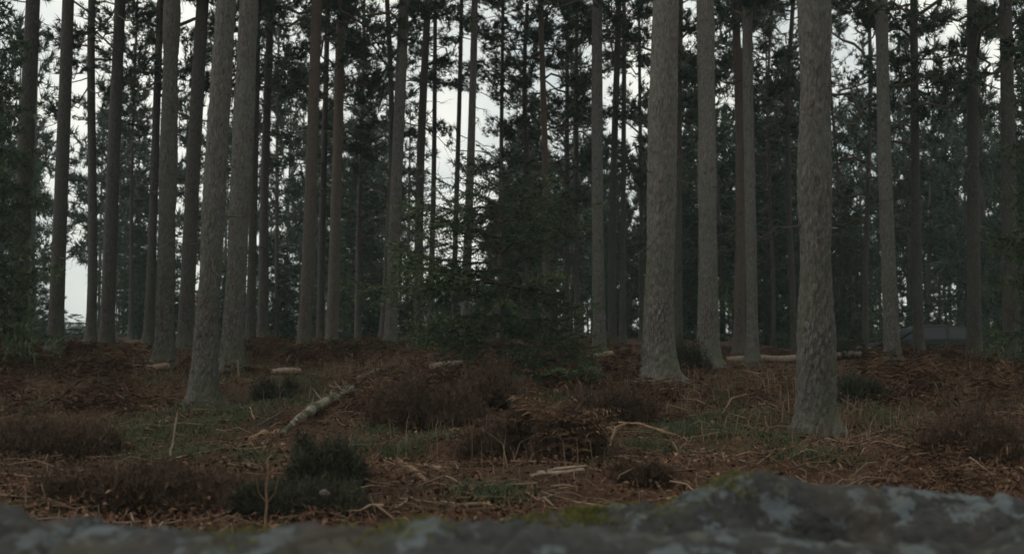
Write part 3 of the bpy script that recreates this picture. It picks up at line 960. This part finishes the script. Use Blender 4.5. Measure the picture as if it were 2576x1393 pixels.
# ------------------------------------------------------------------ heather bushes
def heather(px, py, wpx, hpx, label, mat, seed, n=1500, ndir=0.9, name='heather_bush', Yfix=None):
    r = np.random.default_rng(seed)
    g = ground(px, py) if Yfix is None else None
    if g is None:
        x = (px - CX) / F * Yfix
        g = np.array([x, Yfix, tz(x, Yfix)])
    sx = wpx * 0.62 / F * g[1]
    hz_ = 1.35 * hpx / F * g[1]
    root = empty(name, (g[0], g[1], g[2]))
    mt, ms = MB(), MB()
    C, D = [], []
    lobes = [(r.uniform(-0.75, 0.75), r.uniform(-0.7, 0.7), r.uniform(0.28, 0.55), r.uniform(0.35, 1.0)) for _ in range(10)]
    for k in range(n):
        a = r.uniform(0, 6.28)
        e = math.asin(r.uniform(0.02, 1) ** 0.8)
        d = np.array([math.cos(a) * math.cos(e), math.sin(a) * math.cos(e), math.sin(e)])
        lump = 0.72 + 0.5 * vnoise((d * 2.3 + seed)[None], seed)[0]
        q = lobes[int(r.integers(len(lobes)))]
        tip = d * np.array([sx * q[2], sx * 0.8 * q[2], hz_ * q[3]]) * lump * (r.uniform(0.7, 1.05) if r.uniform() < 0.85 else r.uniform(1.0, 1.3))
        b = np.array([tip[0] * 0.35, tip[1] * 0.35, -0.02])
        off = np.array([q[0] * sx, q[1] * sx, 0]); tip = tip + off; b = b + off
        mid = (b + tip) * 0.5 + r.normal(size=3) * 0.03
        if k % 4 == 0:
            tube(ms, np.array([b, mid, tip * 0.96]), [0.006, 0.004, 0.002], 3, r.uniform(0, 0.7), cap=False)
        for w in np.linspace(0.25, 1.0, 8):
            p = b * (1 - w) ** 2 + 2 * mid * w * (1 - w) + tip * w * w
            C.append(p + r.normal(size=3) * 0.012); D.append(d * 0.5 + np.array([0, 0, 0.6]) + r.normal(size=3) * 0.45)
    needles(mt, np.array(C), np.array(D), 3 if mat is HG else 4, 0.065, 0.0065, 0.45, (0.0, 1.0), r)
    obj('stems', ms.mesh('stems', mat), root)
    obj('foliage', mt.mesh('foliage', mat), root)
    tag(root, label, 'heather', 'heather bushes on the forest floor')
HB, HG = M['heather_brown'], M['heather_green']
heather(1052, 1070, 275, 125, 'big rounded brown heather bush left of the young spruce foot', HB, 81, 1900)
heather(1340, 1160, 290, 150, 'nearest and largest dark brown heather bush with pale bracken on its right', HB, 82, 3600)
heather(1235, 1010, 190, 80, 'brown heather bush right below the young spruce', HB, 83, 1100)
heather(1545, 1058, 170, 72, 'reddish brown heather bush left of the forked branch', HB, 84, 1100)
heather(806, 1222, 175, 92, 'dark green heather bush in front of the mossy birch log', HG, 185, 1900)
heather(690, 1005, 95, 60, 'small dark green heather tuft above the mossy birch log', HG, 86, 500)
heather(2175, 1010, 150, 75, 'dark green heather bush right of the thickest pine', HG, 87, 900)
heather(1735, 935, 90, 85, 'dark shrub between the broad pine and the grey pine', HG, 88, 700)
heather(780, 1290, 330, 60, 'low dark heather bank along the rock at lower left', HG, 89, 1800)
heather(420, 1260, 420, 85, 'shadowy heather bank at the lower left edge', HB, 90, 1800)
heather(900, 905, 150, 45, 'far dark heather clump left of the fallen birch', HG, 91, 600)
heather(730, 912, 100, 35, 'far dark heather clump behind the short pale log', HG, 92, 400)
heather(1610, 1212, 110, 34, 'low brown heather clump beside the twin sticks', HB, 93, 700)
heather(2110, 905, 120, 55, 'dark shrub behind the thickest pine on the right', HG, 94, 500)
heather(110, 1150, 380, 95, 'shadowy heather bush at the left picture edge', HB, 95, 1200)
heather(2480, 1160, 300, 110, 'shadowy brown heather bush at the right picture edge', HB, 96, 1200)

# ------------------------------------------------------------------ logs and sticks
def wood_line(name, label, cat, pix, rads, mat, sides=12, seed=0, lift=0.0, rough=0.12, group=None, Y=None, parts=None):
    """pix: list of (px, py[, extra height]) on the ground"""
    r = np.random.default_rng(seed)
    K = []
    for q in pix:
        g = ground(q[0], q[1]) if Y is None else at(q[0], q[1], Y)
        if len(q) > 2: g = g + np.array([0, 0, q[2]])
        K.append(g)
    K = np.array(K)
    o0 = K[0].copy()
    u = np.linspace(0, len(K) - 1, 10 * len(K))
    P = np.stack([np.interp(u, np.arange(len(K)), K[:, k]) for k in range(3)], -1) - o0
    rr = np.interp(u, np.arange(len(K)), rads)
    P[:, 2] += rr * 0.75 + lift
    P += (np.stack([vnoise(np.stack([u * 2.2, u * 0 + k, u * 0], -1), seed + k) for k in range(3)], -1) - 0.5) * rr[:, None] * 0.9
    sd_ = seed
    def disp(V, th):
        return rr[:, None] * rough * 2 * (fbm(V * 9, sd_, 3) - 0.5)
    mb = MB()
    tube(mb, P, rr, sides, 0.5, True, disp)
    me = mb.mesh(name, mat, True)
    o = obj(name, me, None, o0)
    tag(o, label, cat, group)
    return o, P + o0, rr
lg = 'fallen logs and cut timber'
log, LP, LR = wood_line('birch_log', 'mossy pale birch log lying diagonally left of centre', 'log', [(708, 1098), (790, 1045), (885, 992)], [0.035, 0.066, 0.072], M['birch'], 20, 1, 0.01, 0.45, lg)
r = np.random.default_rng(4)
for k in range(7):
    i_ = int(r.integers(4, len(LP) - 3))
    mb = MB()
    d = unit(np.array([r.normal() * 0.5, r.normal() * 0.5, 1.0]))
    tube(mb, np.array([[0, 0, 0], d * 0.07, d * r.uniform(0.1, 0.22)]), [0.014, 0.01, 0.005], 6, 0.4)
    obj('branch_stub', mb.mesh('branch_stub', M['birch'], True), log, LP[i_] - LP[0] + np.array(log.location) * 0 + (LP[0] - np.array(log.location)) + np.array([0, 0, LR[i_] * 0.7]))
wood_line('birch_log', 'farther end piece of the birch log among dead grass', 'log', [(900, 972), (955, 950)], [0.05, 0.062], M['birch'], 16, 2, 0.04, 0.3, lg)
wood_line('broken_log', 'hollow broken log stump end below the mossy birch log', 'log', [(632, 1112), (665, 1104), (702, 1100)], [0.035, 0.05, 0.045], M['stick'], 16, 3, 0.0, 0.35, lg)
wood_line('cut_log', 'short pale grey log left of the leaning front pine', 'log', [(338, 938), (418, 936)], [0.055, 0.06], M['pale_log'], 14, 4, 0.05, 0.15, lg)
wood_line('cut_log', 'short pale pinkish log right of the pale straight pine', 'log', [(690, 942), (722, 944), (757, 941)], [0.045, 0.06, 0.055], M['pale_log'], 14, 5, 0.02, 0.4, lg)
wood_line('cut_log', 'dull flat log behind the big brown heather bush', 'log', [(1085, 940), (1180, 926)], [0.06, 0.05], M['pale_log'], 14, 6, 0.06, 0.15, lg)
wood_line('split_log', 'pale split timber left of the broad grey pine', 'log', [(1476, 920), (1542, 914)], [0.05, 0.045], M['pale_log'], 10, 7, 0.12, 0.3, lg)
wood_line('long_log', 'long pale felled pole passing behind the thickest pine', 'log', [(1830, 909), (1985, 899), (2165, 888)], [0.085, 0.078, 0.07], M['pale_log'], 14, 8, -0.06, 0.25, lg, Y=24.3)
sg = 'sticks lying on the forest floor'
fb, FP, FR = wood_line('forked_branch', 'forked pale branch lying right of the largest heather bush', 'branch', [(1556, 1080, 0.07), (1610, 1090, 0.09), (1655, 1098, 0.06), (1712, 1108, 0.01)], [0.009, 0.015, 0.017, 0.019], M['stick'], 10, 11, 0.0, 0.2, sg)
g0, g1, g2 = ground(1572, 1085), ground(1545, 1120), ground(1520, 1158)
mb = MB()
base = np.array(fb.location)
tube(mb, np.array([FP[5], g1 + [0, -0.1, 0.17], g2 + [0, -0.2, 0.06]]) - base, [0.015, 0.013, 0.009], 8, 0.5)
obj('side_limb', mb.mesh('side_limb', M['stick'], True), fb)
wood_line('stick', 'thick broken stick slanting in the lower middle', 'stick', [(1000, 1168), (1035, 1192), (1078, 1222)], [0.022, 0.026, 0.016], M['stick'], 10, 12, 0.02, 0.3, sg)
wood_line('stick', 'short pale stick beside the thick broken stick', 'stick', [(1040, 1178), (1112, 1190)], [0.014, 0.018], M['stick'], 10, 13, 0.02, 0.2, sg)
wood_line('stick', 'upper one of the twin straight sticks by the rock', 'stick', [(1350, 1212), (1410, 1204), (1475, 1195)], [0.011, 0.013, 0.011], M['pale_log'], 8, 14, 0.06, 0.2, sg)
wood_line('stick', 'lower one of the twin straight sticks by the rock', 'stick', [(1333, 1222), (1400, 1213), (1470, 1207)], [0.013, 0.015, 0.012], M['pale_log'], 8, 15, 0.06, 0.2, sg)
wood_line('stick', 'dark straight stick left of the mossy birch log', 'stick', [(650, 1078), (715, 1043)], [0.012, 0.015], M['dark_stick'], 8, 16, 0.03, 0.2, sg)
wood_line('stick', 'reddish leaning stick above the broken log', 'stick', [(640, 1062, 0.02), (628, 1050, 0.12)], [0.012, 0.008], M['stick'], 8, 17, 0.0, 0.2, sg)
wood_line('stick', 'dark thin stick right of the thickest pine', 'stick', [(2085, 1005, 0.1), (2150, 1035, 0.02)], [0.012, 0.015], M['dark_stick'], 8, 18, 0.02, 0.2, sg)
for k, (pp, lab, m) in enumerate([
    ([(1700, 1010), (1750, 1012), (1795, 1030)], 'curved pale twig behind the forked branch', 'stick'),
    ([(1830, 1045), (1880, 1062)], 'pale twig left of the thickest pine', 'stick'),
    ([(1890, 1030, .0), (1925, 1028, .03)], 'short bright twig close left of the thickest pine', 'pale_log'),
    ([(1815, 1050), (1840, 1030, .1), (1880, 1020, .1)], 'arched thin twig rising among the grass at right', 'stick')]):
    wood_line('stick', lab, 'stick', pp, [0.007, 0.01, 0.008][:len(pp)], M[m], 6, 30 + k, 0.03, 0.2, sg)
# upright dead stems close to the camera
def upright(label, x0, y0, x1, y1, Y, r_, mat, seed, twig=False):
    a = at(x0, y0, Y); b = at(x1, y1, Y)
    a[2] = tz(a[0], Y) - 0.03
    mb = MB()
    n = 8
    P = a + (b - a) * np.linspace(0, 1, n)[:, None]
    rr = np.random.default_rng(seed)
    P[1:-1] += rr.normal(size=(n - 2, 3)) * 0.006
    tube(mb, P - a, np.linspace(r_, r_ * 0.55, n), 8, 0.6)
    o = obj('dead_stalk', mb.mesh('dead_stalk', M[mat], True), None, a)
    tag(o, label, 'stalk', 'upright dead stalks in the foreground')
    if twig:
        for s in (-1, 1):
            m2 = MB()
            tube(m2, np.array([[0, 0, 0], [s * 0.04, 0, 0.05], [s * 0.05, 0, 0.12]]), [0.0022, 0.0016, 0.001], 5, 0.5)
            obj('side_twig', m2.mesh('side_twig', M[mat], True), o, P[4] - a)
upright('thin upright pale stalk in front of the dark heather at lower left', 668, 1300, 673, 1150, 5.2, 0.006, 'stick', 1, True)
upright('slanting greenish stalk in the grass left of the leaning pine', 428, 1105, 446, 1038, 9.0, 0.012, 'pale_log', 2)
upright('short stalk leaning at the foot of the thickest pine', 1935, 1075, 1925, 1045, 11.0, 0.010, 'stick', 3)
upright('pale stalk at the foot of the pale straight pine', 602, 950, 597, 905, 18.0, 0.013, 'pale_log', 4)

# pale stone in the heather
def blob(name, label, cat, c, s, mat, seed, n=24, amp=0.3):
    th = np.linspace(0, 2 * math.pi, n, endpoint=False); ph = np.linspace(-math.pi / 2, math.pi / 2, n // 2 + 1)
    PH, TH = np.meshgrid(ph, th, indexing='ij')
    D = np.stack([np.cos(PH) * np.cos(TH), np.cos(PH) * np.sin(TH), np.sin(PH)], -1)
    V = D * (1 + amp * (fbm(D * 1.7 + seed, seed, 3) - 0.5) * 2)[..., None] * np.array(s)
    i = np.arange(n // 2)[:, None] * n; j = np.arange(n)[None, :]
    Q = np.stack([i + j, i + (j + 1) % n, i + n + (j + 1) % n, i + n + j], -1).reshape(-1, 4)
    mb = MB(); mb.add(V, Q)
    return tag(obj(name, mb.mesh(name, mat, True), None, c), label, cat)
g = at(815, 1238, 6.0)
blob('stone', 'small pale stone showing in the dark heather at lower left', 'stone', (g[0], g[1], g[2]), (0.027, 0.024, 0.016), M['stone'], 5, 24, 0.6)

# ------------------------------------------------------------------ foreground rock
def rock(name, label, prof, Y, front, back, seed, depth_noise=0.05):
    """ridge-like boulder: prof = crest outline in pixels seen at distance Y"""
    xs = np.array([(p[0] - CX) / F * Y for p in prof])
    zs = np.array([at(p[0], p[1], Y)[2] for p in prof])
    nx_, ns = 320, 150
    X = np.linspace(xs[0], xs[-1], nx_)
    Zc = np.interp(X, xs, zs)
    edge = np.minimum(sst(0, 0.18, X - X[0]), sst(0, 0.18, X[-1] - X))
    # cross section: front foot -> crest -> back foot
    s = np.linspace(-1, 1, ns)
    yy = np.where(s < 0, s * front, s * back)
    hh = np.where(s < 0, 1 - np.abs(s) ** 2.6 * 0.99, 1 - np.abs(s) ** 2.2 * 0.99)
    XX, S = np.meshgrid(X, s, indexing='ij')
    YY = Y + yy[None, :] + 0 * XX
    ZZ = (Zc * (0.15 + 0.85 * edge) + 0.25)[:, None] * hh[None, :] - 0.25
    p = np.stack([XX, YY, ZZ], -1)
    dn = (fbm(p * 2.6, seed, 4) - 0.5)
    cr = (1 - np.exp(-(S / 0.12) ** 2))
    fine = fbm(p * 9, seed + 7, 5) - 0.5 + 0.35 * (fbm(p * 34, seed + 11, 2) - 0.5)
    w1, w2 = worley(p * np.array([1.9, 2.4, 3.0]) + 1.2 * dn[..., None], seed + 3)
    crack = np.clip((w2 - w1) / 0.06, 0, 1) - 0.9
    facet = (w1 - 0.5)
    ZZ = ZZ + dn * 0.16 * cr * np.where(S > 0, 0.4, 1) + fine * 0.06 + crack * 0.02 - facet * 0.05 - 0.035 * np.where(S > 0, 1, 0) * cr
    YY = YY + dn * 0.25 * cr + fine * 0.05 + facet * 0.09 * cr
    V = np.stack([XX, YY, ZZ], -1)
    i = np.arange(nx_ - 1)[:, None] * ns; j = np.arange(ns - 1)[None, :]
    Q = np.stack([i + j, i + ns + j, i + ns + j + 1, i + j + 1], -1).reshape(-1, 4)
    mb = MB()
    o0 = np.array([X.mean(), Y, 0])
    mb.add(V - o0, Q)
    o = obj(name, mb.mesh(name, M['rock'], True), None, o0)
    tag(o, label, 'rock')
    return o, V, o0
slab, SV, S0 = rock('rock_slab', 'dark low rock slab along the bottom of the picture', [(-300, 1258), (150, 1303), (560, 1326), (700, 1336), (900, 1330), (1000, 1320), (1170, 1304), (1300, 1306), (1420, 1334), (1560, 1352), (1750, 1344), (2000, 1359), (2300, 1364), (2800, 1334)], 2.9, 0.7, 0.45, 3)
lump, BV, B0 = rock('boulder', 'lichen covered boulder with moss rising at lower right', [(1080, 1420), (1180, 1320), (1300, 1300), (1480, 1286), (1560, 1272), (1640, 1250), (1700, 1237), (1780, 1210), (1880, 1198), (1990, 1216), (2180, 1226), (2400, 1238), (2700, 1262)], 4.0, 0.45, 0.5, 9)

def moss_on(o, V, o0, regions, seed):
    r = np.random.default_rng(seed)
    mb = MB()
    Pf = V.reshape(-1, 3)
    for px, spread, n in regions:
        x = (px - CX) / F * o0[1]
        w = np.exp(-((Pf[:, 0] - x) / spread) ** 2) * np.exp(-((Pf[:, 1] - o0[1] + 0.02) / 0.12) ** 2)
        idx = r.choice(len(Pf), n, p=w / w.sum())
        b = Pf[idx] + r.normal(size=(n, 3)) * np.array([0.008, 0.008, 0.002])
        needles(mb, b, np.tile([0, 0, 1.0], (n, 1)), 5, 0.018, 0.005, 0.5, (0.2, 1.0), r)
    m = mb.mesh('moss', M['moss'])
    m.transform(Matrix.Translation(-Vector(o0)))
    tag(obj('moss', m, o), kind='stuff')
moss_on(lump, BV, B0, [(1330, 0.06, 350), (1470, 0.08, 500), (1830, 0.09, 200), (1640, 0.08, 60)], 71)
moss_on(slab, SV, S0, [(1000, 0.1, 150), (620, 0.08, 80)], 72)

# ------------------------------------------------------------------ parked car far behind the bracken at right
def car():
    m_body, t, b = new_mat('dark_car_paint', 0.45, 0.25)
    b.inputs['Base Color'].default_value = (0.006, 0.010, 0.011, 1)
    m_glass, t, b = new_mat('car_glass', 0.3, 0.3)
    b.inputs['Base Color'].default_value = (0.012, 0.016, 0.018, 1)
    m_tyre, t, b = new_mat('tyre_rubber', 0.9, 0.2)
    b.inputs['Base Color'].default_value = (0.02, 0.02, 0.02, 1)
    m_lamp, t, b = new_mat('lamp_glass', 0.15, 0.5)
    b.inputs['Base Color'].default_value = (0.5, 0.5, 0.48, 1)
    m_rim, t, b = new_mat('wheel_rim', 0.35, 0.5)
    b.inputs['Base Color'].default_value = (0.35, 0.36, 0.37, 1)
    Y = 38.0
    x0 = (2165 - CX) / F * Y
    zr = at(2300, 817, Y)[2]
    z0 = zr - 1.5
    root = empty('parked_car', (x0, Y, z0))
    # side outline (length along +X), front of the car at x = 0
    low = np.array([(0.02, 0.25), (0.0, 0.5), (0.06, 0.72), (0.35, 0.84), (1.05, 0.95), (1.3, 0.97), (3.9, 1.0), (4.25, 0.9), (4.3, 0.5), (4.25, 0.25)])
    top = np.array([(1.05, 0.95), (1.72, 1.38), (2.0, 1.47), (2.7, 1.5), (3.4, 1.45), (3.75, 1.3), (4.05, 1.0)])
    def prism(outline, w0, w1, name, mat, par, zref):
        mb = MB()
        n = len(outline)
        lo, hi = outline[:, 1].min(), outline[:, 1].max()
        rings = []
        for sgn, ins in ((-1, 0), (-1, 1), (1, 1), (1, 0)):
            f = (outline[:, 1] - lo) / (hi - lo + 1e-6)
            w = (w0 + (w1 - w0) * f) * (1.0 if ins else 0.94)
            c = outline.mean(0)
            oo = outline if ins == 0 else outline * 0.0 + outline
            sc2 = 1.0 if ins == 0 else 1.0
            rings.append(np.stack([oo[:, 0], sgn * w * 0.5 * (1 if ins == 0 else 0.93), oo[:, 1]], -1))
        A = np.concatenate([rings[0], rings[3]])
        k = np.arange(n)
        mb.add(A, np.stack([k, (k + 1) % n, n + (k + 1) % n, n + k], -1))
        for rg, rev in ((rings[0], False), (rings[3], True)):
            cc = rg.mean(0)[None]
            T = np.stack([np.zeros(n, int), 1 + k, 1 + (k + 1) % n], -1)
            mb.add(np.concatenate([cc, rg]), T[:, ::-1] if rev else T)
        return obj(name, mb.mesh(name, mat), par)
    body = prism(low, 1.75, 1.7, 'body', m_body, root, 0)
    roof = prism(top, 1.62, 1.25, 'cabin', m_body, root, 0)
    win = np.array([(1.25, 1.02), (1.76, 1.33), (2.05, 1.40), (2.65, 1.42), (2.65, 1.02)])
    win2 = np.array([(2.75, 1.02), (2.75, 1.42), (3.35, 1.38), (3.7, 1.22), (3.85, 1.02)])
    for wv in (win, win2):
        for sgn in (-1, 1):
            mb = MB()
            f = (wv[:, 1] - 0.95) / 0.55
            w = 1.62 + (1.25 - 1.62) * f + 0.0
            rg = np.stack([wv[:, 0], sgn * (w * 0.5 * 1.0 + 0.004) * 0.94 + sgn * 0.012, wv[:, 1]], -1)
            n = len(rg); k = np.arange(n)
            mb.add(np.concatenate([rg.mean(0)[None], rg]), np.stack([np.zeros(n, int), 1 + k, 1 + (k + 1) % n], -1))
            obj('side_window', mb.mesh('side_window', m_glass), root)
    mb = MB()
    mb.add(np.array([[1.06, -0.7, 0.975], [1.06, 0.7, 0.975], [1.68, 0.58, 1.375], [1.68, -0.58, 1.375]]) + np.array([-0.01, 0, 0.012]), np.array([[0, 1, 2, 3]]))
    obj('windscreen', mb.mesh('windscreen', m_glass), root)
    for wx in (0.8, 3.45):
        for sgn in (-1, 1):
            mb = MB()
            tube(mb, np.array([[0, -0.1, 0], [0, 0.1, 0]]), 0.31, 20)
            w_ = obj('wheel', mb.mesh('wheel', m_tyre), root, (wx, sgn * 0.8, 0.31))
            mb = MB()
            tube(mb, np.array([[0, -0.11, 0], [0, 0.11, 0]]), 0.19, 14)
            obj('rim', mb.mesh('rim', m_rim), w_)
    for sgn in (-1, 1):
        mb = MB()
        tube(mb, np.array([[0, 0, 0], [0.12, 0, 0.02]]), 0.09, 12)
        obj('headlight', mb.mesh('headlight', m_lamp), root, (0.0, sgn * 0.62, 0.64))
    tag(root, 'dark car parked far off behind the bracken at right', 'car')
car()

# ------------------------------------------------------------------ thin teal haze, added to lift and tint the dark tones
def haze():
    m = bpy.data.materials.new('veil_haze')
    m.use_nodes = True
    t = m.node_tree
    t.nodes.remove(t.nodes['Principled BSDF'])
    v = t.nodes.new('ShaderNodeVolumePrincipled')
    v.inputs['Color'].default_value = (0.74, 0.93, 0.94, 1)
    v.inputs['Density'].default_value = 0.0006
    t.links.new(v.outputs[0], t.nodes['Material Output'].inputs['Volume'])
    x0, x1, y0, y1, z0, z1 = gx[0] - 5, gx[-1] + 5, gy[0] - 5, gy[-1] + 5, GZ.min() - 1.0, 24.0
    V = np.array([[x, y, z] for z in (z0, z1) for y in (y0, y1) for x in (x0, x1)])
    Q = np.array([[0, 2, 3, 1], [4, 5, 7, 6], [0, 1, 5, 4], [2, 6, 7, 3], [0, 4, 6, 2], [1, 3, 7, 5]])
    mb = MB(); mb.add(V, Q)
    tag(obj('haze', mb.mesh('haze', m)), 'thin teal haze added between the trees to lift the dark tones', 'haze', kind='stuff')
haze()
